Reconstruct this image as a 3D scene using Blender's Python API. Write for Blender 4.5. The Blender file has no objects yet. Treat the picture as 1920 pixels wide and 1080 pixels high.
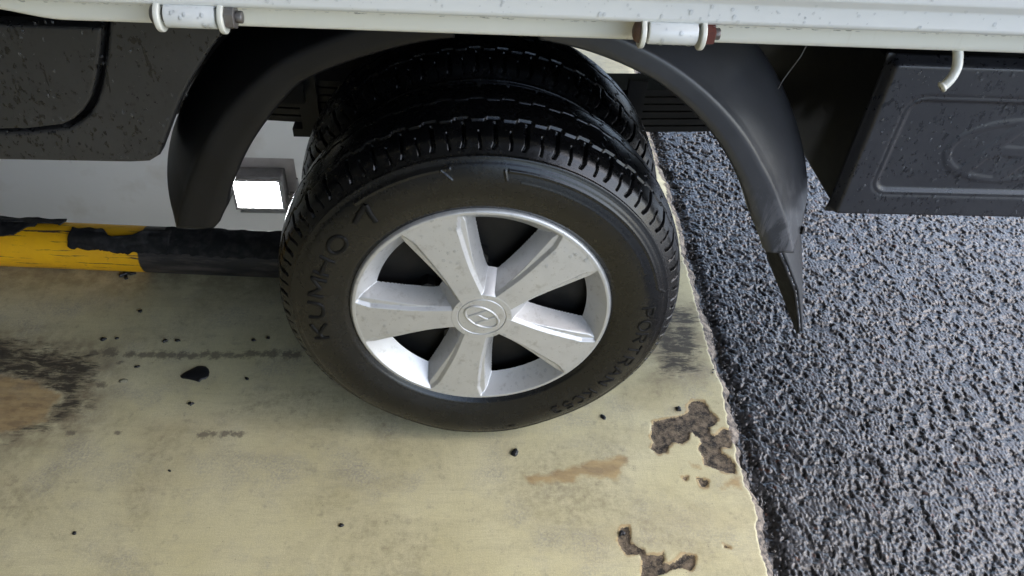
import bpy, bmesh, math, random
import numpy as np
from mathutils import Matrix, Vector
random.seed(7); rng = np.random.default_rng(11)
R = math.radians
scene = bpy.context.scene
col = scene.collection

# ---------------------------------------------------------------- camera
cam_d = bpy.data.cameras.new('camera'); cam = bpy.data.objects.new('camera', cam_d); col.objects.link(cam)
yaw, pitch, roll = -0.0818267, 0.7357081, 0.0697764
fw = Vector((-math.sin(yaw)*math.cos(pitch), math.cos(yaw)*math.cos(pitch), -math.sin(pitch)))
rt = Vector((math.cos(yaw), math.sin(yaw), 0)); up = rt.cross(fw)
r2 = math.cos(roll)*rt + math.sin(roll)*up; u2 = -math.sin(roll)*rt + math.cos(roll)*up
m = Matrix((r2, u2, -fw)).transposed().to_4x4(); m.translation = Vector((-0.02367, -0.76885, 1.03275))
cam.matrix_world = m
cam_d.sensor_width = 36; cam_d.lens = 1450.17/1920*36; cam_d.clip_start = .02; cam_d.clip_end = 500
scene.camera = cam

# ---------------------------------------------------------------- sky, sun, exposure
SUN_EL, SUN_AZ = 50, 98          # azimuth measured from +Y towards +X
w = bpy.data.worlds.new('World'); scene.world = w; w.use_nodes = True
nt = w.node_tree; bg = nt.nodes['Background']
sky = nt.nodes.new('ShaderNodeTexSky'); sky.sky_type = 'NISHITA'; sky.sun_disc = False
sky.sun_elevation = R(SUN_EL); sky.sun_rotation = R(SUN_AZ)
sky.air_density = 1.0; sky.dust_density = 1.8; sky.ozone_density = 1.0
nt.links.new(sky.outputs[0], bg.inputs[0]); bg.inputs[1].default_value = 0.15
sd = bpy.data.lights.new('sun', 'SUN'); sd.energy = .5; sd.angle = R(110); sd.color = (1, .99, .97)
sun = bpy.data.objects.new('sun', sd); col.objects.link(sun)
sv = Vector((math.sin(R(SUN_AZ))*math.cos(R(SUN_EL)), math.cos(R(SUN_AZ))*math.cos(R(SUN_EL)), math.sin(R(SUN_EL))))
sun.rotation_euler = sv.to_track_quat('Z', 'Y').to_euler(); sun.location = sv*20
scene.view_settings.view_transform = 'Standard'; scene.view_settings.look = 'None'
scene.view_settings.exposure = 2.1; scene.view_settings.gamma = 1; scene.view_settings.use_curve_mapping = False
scene.cycles.use_denoising = True; scene.cycles.use_adaptive_sampling = True; scene.cycles.adaptive_threshold = .015
scene.cycles.max_bounces = 7; scene.cycles.diffuse_bounces = 4; scene.cycles.glossy_bounces = 3; scene.cycles.transmission_bounces = 4; scene.cycles.caustics_reflective = False; scene.cycles.caustics_refractive = False

CHIPS = [[(0.2917, 0.0211), (0.2976, 0.0379), (0.3216, 0.0437), (0.3573, 0.0535), (0.3636, 0.0612), (0.3638, 0.0729), (0.3746, 0.084), (0.3946, 0.0818), (0.401, 0.0614), (0.4103, 0.0442), (0.4017, 0.031), (0.3916, 0.0272), (0.3898, 0.0124), (0.3965, 0.0087), (0.4152, 0.0236), (0.427, 0.0218), (0.4232, -0.0057), (0.4175, -0.0164), (0.4034, -0.0129), (0.3994, -0.0235), (0.4123, -0.0375), (0.4171, -0.0478), (0.4132, -0.0664), (0.3918, -0.0614), (0.3658, -0.0478), (0.3674, -0.0341), (0.3632, -0.0165), (0.3706, -0.0058), (0.3711, 0.0032), (0.3632, 0.0086), (0.3578, 0.0189), (0.3512, 0.0013), (0.3389, -0.0077), (0.3246, -0.0042), (0.314, -0.0131), (0.3088, -0.0255), (0.2936, -0.0279), (0.2832, -0.0168), (0.2915, -0.0061), (0.288, 0.0083)], [(0.3476, -0.0714), (0.3659, -0.0797), (0.3603, -0.0917), (0.3523, -0.0895)], [(0.3245, -0.0721), (0.3363, -0.0707), (0.33, -0.0803)], [(0.3628, -0.1881), (0.3733, -0.1945), (0.3641, -0.1938)], [(0.21, -0.1676), (0.2163, -0.1603), (0.226, -0.1589), (0.2265, -0.1735), (0.2261, -0.185), (0.2428, -0.1965), (0.2453, -0.2049), (0.265, -0.2051), (0.271, -0.2009), (0.2718, -0.2107), (0.2677, -0.2189), (0.2781, -0.219), (0.2865, -0.2163), (0.3008, -0.2039), (0.3173, -0.2068), (0.3146, -0.2193), (0.3071, -0.2301), (0.295, -0.2259), (0.2818, -0.2272), (0.2704, -0.2325), (0.2484, -0.2404), (0.2333, -0.2389), (0.2383, -0.216), (0.2362, -0.2049), (0.2179, -0.2047), (0.2112, -0.1963), (0.2066, -0.1821)]]
TANS = [[(0.2461, -0.0326), (0.2369, -0.048), (0.2213, -0.0858), (0.2063, -0.0711), (0.1636, -0.073), (0.15, -0.0828), (0.0746, -0.0828), (0.0752, -0.0711), (0.1395, -0.0582), (0.1843, -0.0399)], [(0.3839, -0.0943), (0.4039, -0.0714), (0.4175, -0.0747), (0.4213, -0.104), (0.4116, -0.0976), (0.3998, -0.0879), (0.3884, -0.0992)], [(-0.861, 0.1332), (-0.7511, 0.12), (-0.6909, 0.088), (-0.6946, 0.0326), (-0.7546, 0.009), (-0.8017, 0.0057)], [(0.3428, -0.0462), (0.3596, -0.0495), (0.3592, -0.058), (0.3465, -0.0563)]]
SCUFFS = [[(-0.9017, 0.2204), (-0.8056, 0.2088), (-0.669, 0.1849), (-0.6515, 0.1476), (-0.652, 0.1115), (-0.63, 0.0547), (-0.6533, 0.0221), (-0.6903, 0.0114), (-0.7465, -0.0094), (-0.7922, -0.0146)], [(0.3568, 0.3199), (0.4334, 0.3291), (0.4237, 0.213), (0.3992, 0.1467), (0.3297, 0.1396), (0.3245, 0.2116)], [(-0.2546, -0.0759), (-0.2252, -0.0711), (-0.2203, -0.0893), (-0.2399, -0.093)], [(-0.4691, 0.2311), (-0.4413, 0.2342), (-0.4368, 0.2142), (-0.4624, 0.2111)], [(-0.5087, 0.2198), (-0.4829, 0.2295), (-0.4785, 0.2004), (-0.5082, 0.2)]]
DOTS = [(-0.6704, 0.1836, 0.008), (-0.646, 0.1839, 0.012), (-0.6084, 0.1806, 0.009), (-0.5871, 0.1796, 0.008), (-0.572, 0.1811, 0.009), (-0.5552, 0.18, 0.01), (-0.5397, 0.1802, 0.008), (-0.5211, 0.1792, 0.01), (-0.5006, 0.1782, 0.009), (-0.4805, 0.1823, 0.008), (-0.4614, 0.1799, 0.01), (-0.4405, 0.1815, 0.009), (-0.4215, 0.1792, 0.007), (-0.4019, 0.1833, 0.011), (-0.3813, 0.1823, 0.007), (-0.365, 0.185, 0.011), (-0.3366, 0.1828, 0.01), (-0.3216, 0.183, 0.009), (-0.6199, 0.1603, 0.005), (-0.6337, 0.1094, 0.007), (-0.4388, 0.0072, 0.008), (-0.4237, 0.0073, 0.006), (-0.4072, 0.0084, 0.007), (-0.3929, 0.0084, 0.006), (-0.3817, 0.0074, 0.006), (-0.6469, 0.0095, 0.006), (-0.5728, 0.0098, 0.005)]
DEBRIS = [(-0.4843, 0.1335, 0.042, 0.028, 8), (-0.4746, 0.0697, 0.009, 0.007, 0), (0.06, -0.0278, 0.012, 0.011, 40), (0.2139, 0.0454, 0.006, 0.012, 20), (0.3457, 0.0634, 0.012, 0.008, -50), (-0.6666, 0.2148, 0.009, 0.007, 0), (-0.6445, 0.2177, 0.006, 0.004, 30), (-0.6255, 0.2881, 0.007, 0.006, 10), (-0.5582, 0.2124, 0.008, 0.006, 20), (-0.537, 0.2134, 0.008, 0.005, 0), (-0.4036, 0.218, 0.007, 0.005, 0), (-0.379, 0.223, 0.006, 0.005, 0), (-0.3959, 0.1248, 0.006, 0.006, 0), (-0.5872, 0.1508, 0.008, 0.004, 20), (0.2144, -0.1705, 0.01, 0.008, 0), (-0.1998, -0.1556, 0.006, 0.005, 0), (-0.4727, -0.0615, 0.005, 0.004, 0), (-0.575, -0.1667, 0.005, 0.004, 0)]
DROP = (-0.5998, 0.118)
CLIP = (-0.6827, 0.3872)
HL = [(-0.3126, 0.7304), (-0.3055, 0.7306), (-0.3008, 0.7308), (-0.2514, 0.7317), (-0.2442, 0.7319), (-0.2303, 0.731), (-0.275, 0.7415), (-0.2794, 0.7217)]
HR = [(0.127, 0.7314), (0.134, 0.7316), (0.1405, 0.7319), (0.1912, 0.7311), (0.1974, 0.7308), (0.21, 0.7312), (0.1659, 0.744), (0.1701, 0.7225)]
HOOK = [(0.4684, 0.7132), (0.4706, 0.7059), (0.4706, 0.6962), (0.467, 0.6855), (0.4594, 0.6769)]
EDGE = [(0.4153, -0.2391), (0.4214, -0.1803), (0.4273, -0.1072), (0.4291, -0.058), (0.4356, 0.0524), (0.4366, 0.1599), (0.4321, 0.284), (0.4398, 0.4772), (0.4442, 0.7263), (0.4437, 0.8475), (0.4431, 0.9812), (0.4625, 1.2666)]
ROOFX = 2.3  # how far the unseen roof reaches, set to shade the floor

HZ = 0.283                       # height of the wheel hub

# ---------------------------------------------------------------- helpers
class NT:
    def __init__(s, name):
        s.m = bpy.data.materials.new(name); s.m.use_nodes = True; s.t = s.m.node_tree; s.n = s.t.nodes
        s.b = s.n['Principled BSDF']; s.tc = s.n.new('ShaderNodeTexCoord')
    def lk(s, v, sock):
        if isinstance(v, (int, float)): 
            sock.default_value = v if sock.type == 'VALUE' else (v, v, v, 1)
        elif isinstance(v, (tuple, list)): sock.default_value = tuple(v) + ((1,) if len(v) == 3 and sock.type == 'RGBA' else ())
        else: s.t.links.new(v, sock)
    def vec(s, sc=(1, 1, 1), rot=(0, 0, 0), loc=(0, 0, 0), src='Object'):
        mp = s.n.new('ShaderNodeMapping'); mp.inputs['Scale'].default_value = sc; mp.inputs['Rotation'].default_value = rot; mp.inputs['Location'].default_value = loc
        s.t.links.new(s.tc.outputs[src], mp.inputs[0]); return mp.outputs[0]
    def noise(s, scale, detail=4, rough=.55, v=None, dist=0):
        n = s.n.new('ShaderNodeTexNoise'); n.inputs['Scale'].default_value = scale; n.inputs['Detail'].default_value = detail
        n.inputs['Roughness'].default_value = rough; n.inputs['Distortion'].default_value = dist
        s.t.links.new(v if v is not None else s.vec(), n.inputs['Vector']); return n.outputs['Fac']
    def vor(s, scale, v=None, feat='F1', out='Distance', rnd=1):
        n = s.n.new('ShaderNodeTexVoronoi'); n.feature = feat; n.inputs['Scale'].default_value = scale; n.inputs['Randomness'].default_value = rnd
        s.t.links.new(v if v is not None else s.vec(), n.inputs['Vector']); return n.outputs[out]
    def ramp(s, f, *stops):
        n = s.n.new('ShaderNodeValToRGB'); e = n.color_ramp.elements
        while len(e) < len(stops): e.new(.5)
        for el, (p, c) in zip(e, stops):
            el.position = p; el.color = (c, c, c, 1) if isinstance(c, (int, float)) else tuple(c)+(1,)
        s.lk(f, n.inputs[0]); return n.outputs[0]
    def math(s, op, a, b=0, clamp=False):
        n = s.n.new('ShaderNodeMath'); n.operation = op; n.use_clamp = clamp; s.lk(a, n.inputs[0]); s.lk(b, n.inputs[1]); return n.outputs[0]
    def mix(s, f, a, b, mode='MIX'):
        n = s.n.new('ShaderNodeMix'); n.data_type = 'RGBA'; n.blend_type = mode
        s.lk(f, n.inputs[0]); s.lk(a, n.inputs[6]); s.lk(b, n.inputs[7]); return n.outputs[2]
    def attr(s, name):
        n = s.n.new('ShaderNodeAttribute'); n.attribute_name = name; return n.outputs['Fac']
    def bump(s, h, strength=.3, dist=.002):
        n = s.n.new('ShaderNodeBump'); n.inputs['Strength'].default_value = strength; n.inputs['Distance'].default_value = dist
        s.lk(h, n.inputs['Height']); s.t.links.new(n.outputs[0], s.b.inputs['Normal'])
    def set(s, **k):
        names = dict(color='Base Color', rough='Roughness', metal='Metallic', coat='Coat Weight', coatr='Coat Roughness', spec='Specular IOR Level', trans='Transmission Weight', ior='IOR')
        for a, v in k.items(): s.lk(v, s.b.inputs[names[a]])
        return s.m
def wear(name, c, c2, rough=.4, scale=30, metal=0, lo=.45, hi=.75, bump=0, bscale=400, coat=0, spec=.5, rr=.12):
    t = NT(name); f = t.ramp(t.noise(scale, 4, .6), (lo, 0), (hi, 1))
    t.set(color=t.mix(f, c, c2), rough=t.math('ADD', t.math('MULTIPLY', t.noise(scale*3, 3), rr), rough-rr/2), metal=metal, coat=coat, spec=spec)
    if bump: t.bump(t.noise(bscale, 3), bump, .001)
    return t.m

def mesh_np(name, V, F, mat, parent=None, smooth=True, attrs=None):
    """V (n,3) float array, F (m,k) int array of equal-sized faces"""
    V = np.asarray(V, np.float32); F = np.asarray(F, np.int32); k = F.shape[1]
    me = bpy.data.meshes.new(name); me.vertices.add(len(V)); me.vertices.foreach_set('co', V.ravel())
    me.loops.add(F.size); me.loops.foreach_set('vertex_index', F.ravel())
    me.polygons.add(len(F)); me.polygons.foreach_set('loop_start', np.arange(0, F.size, k, dtype=np.int32))
    me.polygons.foreach_set('use_smooth', np.full(len(F), smooth)); me.update(calc_edges=True)
    for an, av in (attrs or {}).items():
        a = me.attributes.new(an, 'FLOAT', 'POINT'); a.data.foreach_set('value', np.asarray(av, np.float32).ravel())
    return obj(name, me, mat, parent)
def obj(name, me, mat=None, parent=None):
    o = bpy.data.objects.new(name, me); col.objects.link(o)
    if mat is not None and me is not None and not me.materials: me.materials.append(mat)
    if parent is not None: o.parent = parent
    return o
def grid_faces(nr, nc, wrap=False):
    r, c = np.meshgrid(np.arange(nr-1), np.arange(nc if wrap else nc-1), indexing='ij')
    c2 = (c+1) % nc
    return np.stack([r*nc+c, r*nc+c2, (r+1)*nc+c2, (r+1)*nc+c], -1).reshape(-1, 4)
def empty(name, loc=(0, 0, 0)):
    o = bpy.data.objects.new(name, None); o.location = loc; col.objects.link(o); o.empty_display_size = .05; return o
def tag(o, label=None, cat=None, group=None, kind=None):
    if label: o['label'] = label
    if cat: o['category'] = cat
    if group: o['group'] = group
    if kind: o['kind'] = kind
    return o
class MB:
    def __init__(s): s.bm = bmesh.new()
    def box(s, a, b, bev=0, mt=None):
        r = bmesh.ops.create_cube(s.bm, size=1); vs = r['verts']
        for v in vs: v.co = Vector([a[i]+(v.co[i]+.5)*(b[i]-a[i]) for i in range(3)])
        if mt is not None: bmesh.ops.transform(s.bm, matrix=mt, verts=vs)
        if bev:
            es = list({e for v in vs for e in v.link_edges})
            bmesh.ops.bevel(s.bm, geom=es, offset=bev, segments=3, profile=.5, affect='EDGES')
        return s
    def cyl(s, p, q, r1, r2=None, n=24, bev=0):
        p, q = Vector(p), Vector(q); d = q-p
        mt = Matrix.Translation((p+q)/2) @ d.to_track_quat('Z', 'Y').to_matrix().to_4x4()
        r = bmesh.ops.create_cone(s.bm, cap_ends=True, segments=n, radius1=r1, radius2=r1 if r2 is None else r2, depth=d.length, matrix=mt)
        if bev:
            es = [e for e in {e for v in r['verts'] for e in v.link_edges} if any(len(f.verts) > 4 for f in e.link_faces)]
            bmesh.ops.bevel(s.bm, geom=es, offset=bev, segments=3, profile=.5, affect='EDGES')
        return s
    def sph(s, c, r, sc=(1, 1, 1), u=16, v=10):
        mt = Matrix.Translation(c) @ Matrix.Diagonal((*sc, 1))
        bmesh.ops.create_uvsphere(s.bm, u_segments=u, v_segments=v, radius=r, matrix=mt); return s
    def prism(s, pts, y0, y1):
        """outline in (x,z) given counter-clockwise seen from -Y, extruded along y"""
        a = [s.bm.verts.new((x, y0, z)) for x, z in pts]; b = [s.bm.verts.new((x, y1, z)) for x, z in pts]
        s.bm.faces.new(a); s.bm.faces.new(b[::-1]); n = len(pts)
        for i in range(n): s.bm.faces.new((a[(i+1) % n], a[i], b[i], b[(i+1) % n]))
        return s
    def build(s, name, mat, parent=None, smooth=False, bevel=0, seg=2):
        bmesh.ops.recalc_face_normals(s.bm, faces=s.bm.faces)
        me = bpy.data.meshes.new(name); s.bm.to_mesh(me); s.bm.free()
        if smooth:
            for p in me.polygons: p.use_smooth = True
            me.set_sharp_from_angle(angle=R(35))
        o = obj(name, me, mat, parent)
        if bevel:
            md = o.modifiers.new('bevel', 'BEVEL'); md.width = bevel; md.segments = seg; md.limit_method = 'ANGLE'; md.angle_limit = R(35)
        return o
def tube_np(path, rad, n=10, flat=None, closed=False):
    """swept tube -> V,F ; flat=(axis, factor) squashes the section along an axis"""
    P = np.asarray(path, float); m_ = len(P); V = []
    rads = np.broadcast_to(np.asarray(rad, float), (m_,))
    for i in range(m_):
        t = (P[(i+1) % m_]-P[i-1]) if closed else (P[min(i+1, m_-1)]-P[max(i-1, 0)])
        t = t/np.linalg.norm(t); a = np.array([0, 1, 0]) if abs(t[1]) < .9 else np.array([1, 0, 0])
        u = np.cross(t, a); u /= np.linalg.norm(u); v = np.cross(t, u)
        for k in range(n):
            an = 2*math.pi*k/n; d = rads[i]*(u*math.cos(an)+v*math.sin(an))
            if flat: d[flat[0]] *= flat[1]
            V.append(P[i]+d)
    F = []
    for i in range(m_ if closed else m_-1):
        for k in range(n):
            j = (i+1) % m_; F.append((i*n+k, i*n+(k+1) % n, j*n+(k+1) % n, j*n+k))
    return np.array(V), np.array(F)
def merge(parts):
    V, F, o = [], [], 0
    for v, f in parts: V.append(v); F.append(f+o); o += len(v)
    return np.concatenate(V), np.concatenate(F)
def smooth(a, b, x): 
    t = np.clip((x-a)/(b-a), 0, 1); return t*t*(3-2*t)
def poly_sd(px, py, poly):
    """signed distance, positive inside"""
    P = np.array(poly); d = np.full(px.shape, 1e9); ins = np.zeros(px.shape, bool)
    for i in range(len(P)):
        a, b = P[i-1], P[i]; e = b-a; wx, wy = px-a[0], py-a[1]
        t = np.clip((wx*e[0]+wy*e[1])/(e@e), 0, 1); d = np.minimum(d, (wx-e[0]*t)**2+(wy-e[1]*t)**2)
        c = (a[1] > py) != (b[1] > py)
        with np.errstate(divide='ignore', invalid='ignore'): ins ^= c & (px < (b[0]-a[0])*(py-a[1])/(b[1]-a[1]+1e-15)+a[0])
    return np.where(ins, 1, -1)*np.sqrt(d)
def h2(i, j, s):
    x = np.sin(i*127.1+j*311.7+s*74.7)*43758.5453; return x-np.floor(x)
def vnoise(x, y, s=0):
    i, j = np.floor(x), np.floor(y); f, g = x-i, y-j; f = f*f*(3-2*f); g = g*g*(3-2*g)
    return (h2(i, j, s)*(1-f)+h2(i+1, j, s)*f)*(1-g)+(h2(i, j+1, s)*(1-f)+h2(i+1, j+1, s)*f)*g
def drops(name, pts, nrm, rad, mat, parent, flat=.36):
    """many small water beads joined in one mesh"""
    u, v = 8, 3; base = []
    for k in range(v):
        an = (k/v)*math.pi/2
        for q in range(u): base.append((math.cos(an)*math.cos(2*math.pi*q/u), math.cos(an)*math.sin(2*math.pi*q/u), math.sin(an)*flat))
    base.append((0, 0, flat)); base = np.array(base); tri = []
    for k in range(v):
        for q in range(u):
            a, b = k*u+q, k*u+(q+1) % u
            if k < v-1: tri += [(a, b, b+u), (a, b+u, a+u)]
            else: tri.append((a, b, v*u))
    tri = np.array(tri); parts = []
    for p, n, r in zip(pts, nrm, rad):
        n = np.asarray(n, float)/np.linalg.norm(n); a = np.cross(n, (0, 0, 1.0) if abs(n[2]) < .9 else (1.0, 0, 0)); a /= np.linalg.norm(a); b = np.cross(n, a)
        e = 1+.5*random.random(); B = base*r
        parts.append((np.asarray(p)+B[:, :1]*a*1+B[:, 1:2]*b*e+B[:, 2:]*n, tri))
    V, F = merge(parts); o = mesh_np(name, V, F, mat, parent); o['kind'] = 'stuff'; return o

# ---------------------------------------------------------------- materials
def mat_floor():
    t = NT('painted_concrete'); chip, tan, scf, dot, edge, halo = (t.attr(a) for a in ('chip', 'tan', 'scuff', 'dot', 'edge', 'halo'))
    n1 = t.noise(6, 4, .6); n2 = t.noise(45, 5, .65); n3 = t.noise(260, 3, .6)
    str_x = t.noise(1, 5, .7, t.vec((9, 70, 1))); str_f = t.math('MULTIPLY', t.math('ADD', t.noise(1, 3, .6, t.vec((800, 50, 1))), t.noise(1, 3, .6, t.vec((50, 800, 1)))), .5)
    sx2 = t.noise(1, 5, .75, t.vec((45, 260, 1), loc=(3, 5, 0)))
    base = t.mix(t.ramp(n1, (.35, 0), (.7, 1)), (.60, .54, .305), (.69, .63, .395))
    base = t.mix(t.math('MULTIPLY', t.ramp(str_f, (.38, 1), (.56, 0)), .40), base, (.43, .39, .26))
    base = t.mix(t.math('MULTIPLY', t.ramp(str_x, (.50, 0), (.72, 1)), .24), base, (.30, .265, .18))
    spots = t.ramp(n2, (.58, 0), (.72, 1)); base = t.mix(t.math('MULTIPLY', spots, .5), base, (.30, .26, .19))
    grey = t.math('MULTIPLY', t.ramp(t.noise(9, 5, .6, t.vec(loc=(4, 1, 0))), (.5, 0), (.68, 1)), t.ramp(n3, (.35, 0), (.62, 1)))
    base = t.mix(t.math('MULTIPLY', grey, .75), base, (.33, .31, .27))
    base = t.mix(t.math('MULTIPLY', t.ramp(t.noise(3.2, 4, .6, t.vec((1, 1.6, 1), loc=(7, 3, 0))), (.55, 0), (.75, 1)), .45), base, (.42, .33, .17))
    specks = t.ramp(t.vor(120, t.vec(loc=(1, 2, 0))), (.05, 1), (.10, 0))
    base = t.mix(t.math('MULTIPLY', specks, t.math('MULTIPLY', t.ramp(n2, (.45, 0), (.6, 1)), .8)), base, (.05, .045, .035))
    gr = t.math('MULTIPLY', t.ramp(t.noise(4.5, 5, .65, t.vec((1, 1.2, 1), loc=(11, 4, 0)), .8), (.43, 0), (.66, 1)), t.ramp(t.noise(90, 5, .75), (.32, .15), (.62, 1)))
    base = t.mix(t.math('MULTIPLY', gr, .55), base, (.17, .135, .085))
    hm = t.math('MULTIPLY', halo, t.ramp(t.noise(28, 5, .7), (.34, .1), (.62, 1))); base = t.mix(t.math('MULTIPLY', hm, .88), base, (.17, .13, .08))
    gn = t.noise(750, 3, .8); base = t.mix(t.math('MULTIPLY', t.ramp(gn, (.40, 1), (.56, 0)), .34), base, (.26, .225, .14)); base = t.mix(t.math('MULTIPLY', t.ramp(gn, (.56, 0), (.70, 1)), .25), base, (.80, .76, .58))
    # worn ochre undercoat
    tm = t.ramp(t.math('ADD', tan, t.math('MULTIPLY', t.math('SUBTRACT', t.noise(38, 5, .65), .5), 1.5)), (.36, 0), (.72, 1))
    base = t.mix(t.math('MULTIPLY', tm, .78), base, t.mix(t.ramp(t.noise(1, 5, .7, t.vec((20, 60, 1))), (.4, 0), (.62, 1)), (.42, .29, .13), (.25, .165, .085)))
    # rubber scuffs, streaked along the lane
    blot = t.noise(1, 5, .7, t.vec((22, 55, 1), loc=(2, 8, 0)), .6)
    sm = t.ramp(t.math('ADD', t.math('MULTIPLY', scf, .62), t.math('ADD', t.math('MULTIPLY', t.math('SUBTRACT', blot, .5), 1.5), t.math('MULTIPLY', t.math('SUBTRACT', sx2, .5), .8))), (.34, 0), (.66, 1))
    sm = t.math('MULTIPLY', sm, t.ramp(scf, (.02, 0), (.3, 1)))
    base = t.mix(t.math('MULTIPLY', sm, .92), base, (.045, .038, .030))
    dm = t.ramp(t.math('ADD', dot, t.math('ADD', t.math('MULTIPLY', t.math('SUBTRACT', n3, .5), .9), t.math('MULTIPLY', t.math('SUBTRACT', t.noise(110, 3, .6), .5), 1.3))), (.40, 0), (.80, 1))
    base = t.mix(t.math('MULTIPLY', dm, .72), base, (.12, .10, .075))
    # bare concrete where the paint has flaked off
    cm = t.ramp(t.math('ADD', chip, t.math('MULTIPLY', t.math('SUBTRACT', t.noise(150, 5, .7), .5), .75)), (.485, 0), (.515, 1))
    conc = t.mix(t.ramp(t.noise(75, 5, .75), (.40, 0), (.62, 1)), (.022, .018, .014), (.19, .145, .095))
    conc = t.mix(t.ramp(t.vor(240), (.10, .35), (.30, 0)), conc, (.28, .24, .18))
    rim_ = t.math('MULTIPLY', t.ramp(t.math('ADD', chip, t.math('MULTIPLY', t.math('SUBTRACT', t.noise(40, 4, .6), .5), 1.6)), (.22, 0), (.44, 1)), .75)
    base = t.mix(t.math('MULTIPLY', rim_, t.ramp(chip, (.05, 0), (.3, 1))), base, (.33, .22, .095))
    base = t.mix(cm, base, conc)
    pores = t.ramp(t.vor(420, t.vec(loc=(5, 5, 0))), (.08, 1), (.16, 0)); base = t.mix(t.math('MULTIPLY', pores, t.ramp(n1, (.45, 0), (.6, .55))), base, (.10, .085, .06))
    ec = t.mix(t.ramp(t.noise(70, 5, .75), (.4, 0), (.6, 1)), (.06, .053, .048), (.27, .225, .18))
    em = t.ramp(t.math('ADD', edge, t.math('MULTIPLY', t.math('SUBTRACT', t.noise(120, 6, .7), .5), .9)), (.45, 0), (.55, 1))
    base = t.mix(em, base, ec)
    msk = t.math('MAXIMUM', cm, em)
    t.set(color=base, rough=t.math('ADD', t.math('MULTIPLY', n2, .3), t.math('ADD', .30, t.math('MULTIPLY', msk, .35))), spec=.35)
    hgt = t.math('ADD', t.math('MULTIPLY', str_f, .25), t.math('ADD', t.math('MULTIPLY', n3, .25), t.math('MULTIPLY', t.math('MULTIPLY', msk, t.noise(300, 4, .7)), 1.5)))
    t.bump(t.math('SUBTRACT', hgt, t.math('MULTIPLY', cm, 2.0)), .5, .0018)
    return t.m
def mat_asphalt():
    t = NT('wet_asphalt'); n = t.noise(300, 4, .6); c = t.vor(170, out='Color')
    sep = t.n.new('ShaderNodeSeparateColor'); t.lk(c, sep.inputs[0])
    base = t.mix(t.ramp(sep.outputs[0], (.0, 0), (1, 1)), (.022, .022, .024), (.078, .077, .079))
    base = t.mix(t.ramp(sep.outputs[1], (.965, 0), (.975, 1)), base, (.19, .18, .165))
    base = t.mix(t.ramp(sep.outputs[2], (.988, 0), (.993, 1)), base, (.10, .05, .035))
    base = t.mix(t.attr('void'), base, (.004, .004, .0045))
    t.set(color=base, rough=t.math('ADD', t.math('MULTIPLY', n, .15), t.math('ADD', .22, t.math('MULTIPLY', t.noise(5, 3), .18))), spec=.52, coat=.22, coatr=.25)
    t.bump(t.math('ADD', t.math('MULTIPLY', t.noise(420, 5, .65), .7), t.math('MULTIPLY', t.noise(1400, 2, .5), .3)), .28, .0008)
    return t.m
def mat_rubber():
    t = NT('wet_tyre_rubber'); n = t.noise(18, 5, .6); f = t.noise(160, 4, .6)
    base = t.mix(t.ramp(n, (.35, 0), (.7, 1)), (.0024, .0025, .0028), (.0046, .0045, .0047))
    t.set(color=base, rough=t.math('ADD', .10, t.math('MULTIPLY', t.math('ADD', t.math('MULTIPLY', n, .6), t.math('MULTIPLY', f, .4)), .34)), spec=.46)
    t.bump(t.math('ADD', f, t.math('MULTIPLY', t.noise(900, 2), .4)), .18, .001); return t.m
def mat_plastic(name, c=(.018, .018, .019), dust=(.05, .047, .043), rough=.42, scuff=0, wet=0, spec=.45):
    t = NT(name); n = t.noise(14, 6, .65); f = t.noise(220, 3, .6)
    base = t.mix(t.math('MULTIPLY', t.ramp(n, (.4, 0), (.75, 1)), .7), c, dust)
    if scuff:
        sx = t.n.new('ShaderNodeSeparateXYZ'); t.t.links.new(t.tc.outputs['Object'], sx.inputs[0])
        low = t.ramp(sx.outputs[2], (.10, 1), (.24, 0))
        sm = t.math('MULTIPLY', low, t.ramp(t.noise(1, 6, .7, t.vec((30, 25, 12)), dist=1.2), (.47, 0), (.56, 1)))
        base = t.mix(t.math('MULTIPLY', sm, .7), base, (.15, .15, .16))
    rg = t.math('ADD', rough-.08, t.math('MULTIPLY', n, .2))
    if wet:
        wm = t.math('MULTIPLY', t.ramp(t.noise(1, 3, .6, t.vec((190, 190, 120))), (.56, 0), (.62, 1)), t.ramp(t.noise(24, 3), (.38, 0), (.58, 1)))
        wm = t.math('MAXIMUM', wm, t.math('MULTIPLY', t.ramp(t.noise(1, 4, .6, t.vec((40, 40, 9), loc=(1, 0, 2)), 1.0), (.64, 0), (.66, 1)), wet-1))
        base = t.mix(wm, base, (.007, .007, .008)); rg = t.mix(wm, rg, .16)
    t.set(color=base, rough=rg, spec=spec)
    t.bump(f, .12, .0008); return t.m
def mat_silver():
    t = NT('silver_wheel_paint'); n = t.noise(25, 6, .6); d = t.math('MAXIMUM', t.ramp(t.noise(60, 6, .7), (.55, 0), (.8, 1)), t.ramp(t.noise(330, 3, .6), (.66, 0), (.72, .9)))
    base = t.mix(t.ramp(n, (.3, 0), (.75, 1)), (.60, .597, .59), (.54, .533, .52)); base = t.mix(t.math('MULTIPLY', d, .65), base, (.24, .215, .18))
    t.set(color=base, rough=t.math('ADD', .40, t.math('MULTIPLY', n, .14)), metal=.62, spec=.5)
    t.bump(t.noise(1500, 2), .04, .0005); return t.m
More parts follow.
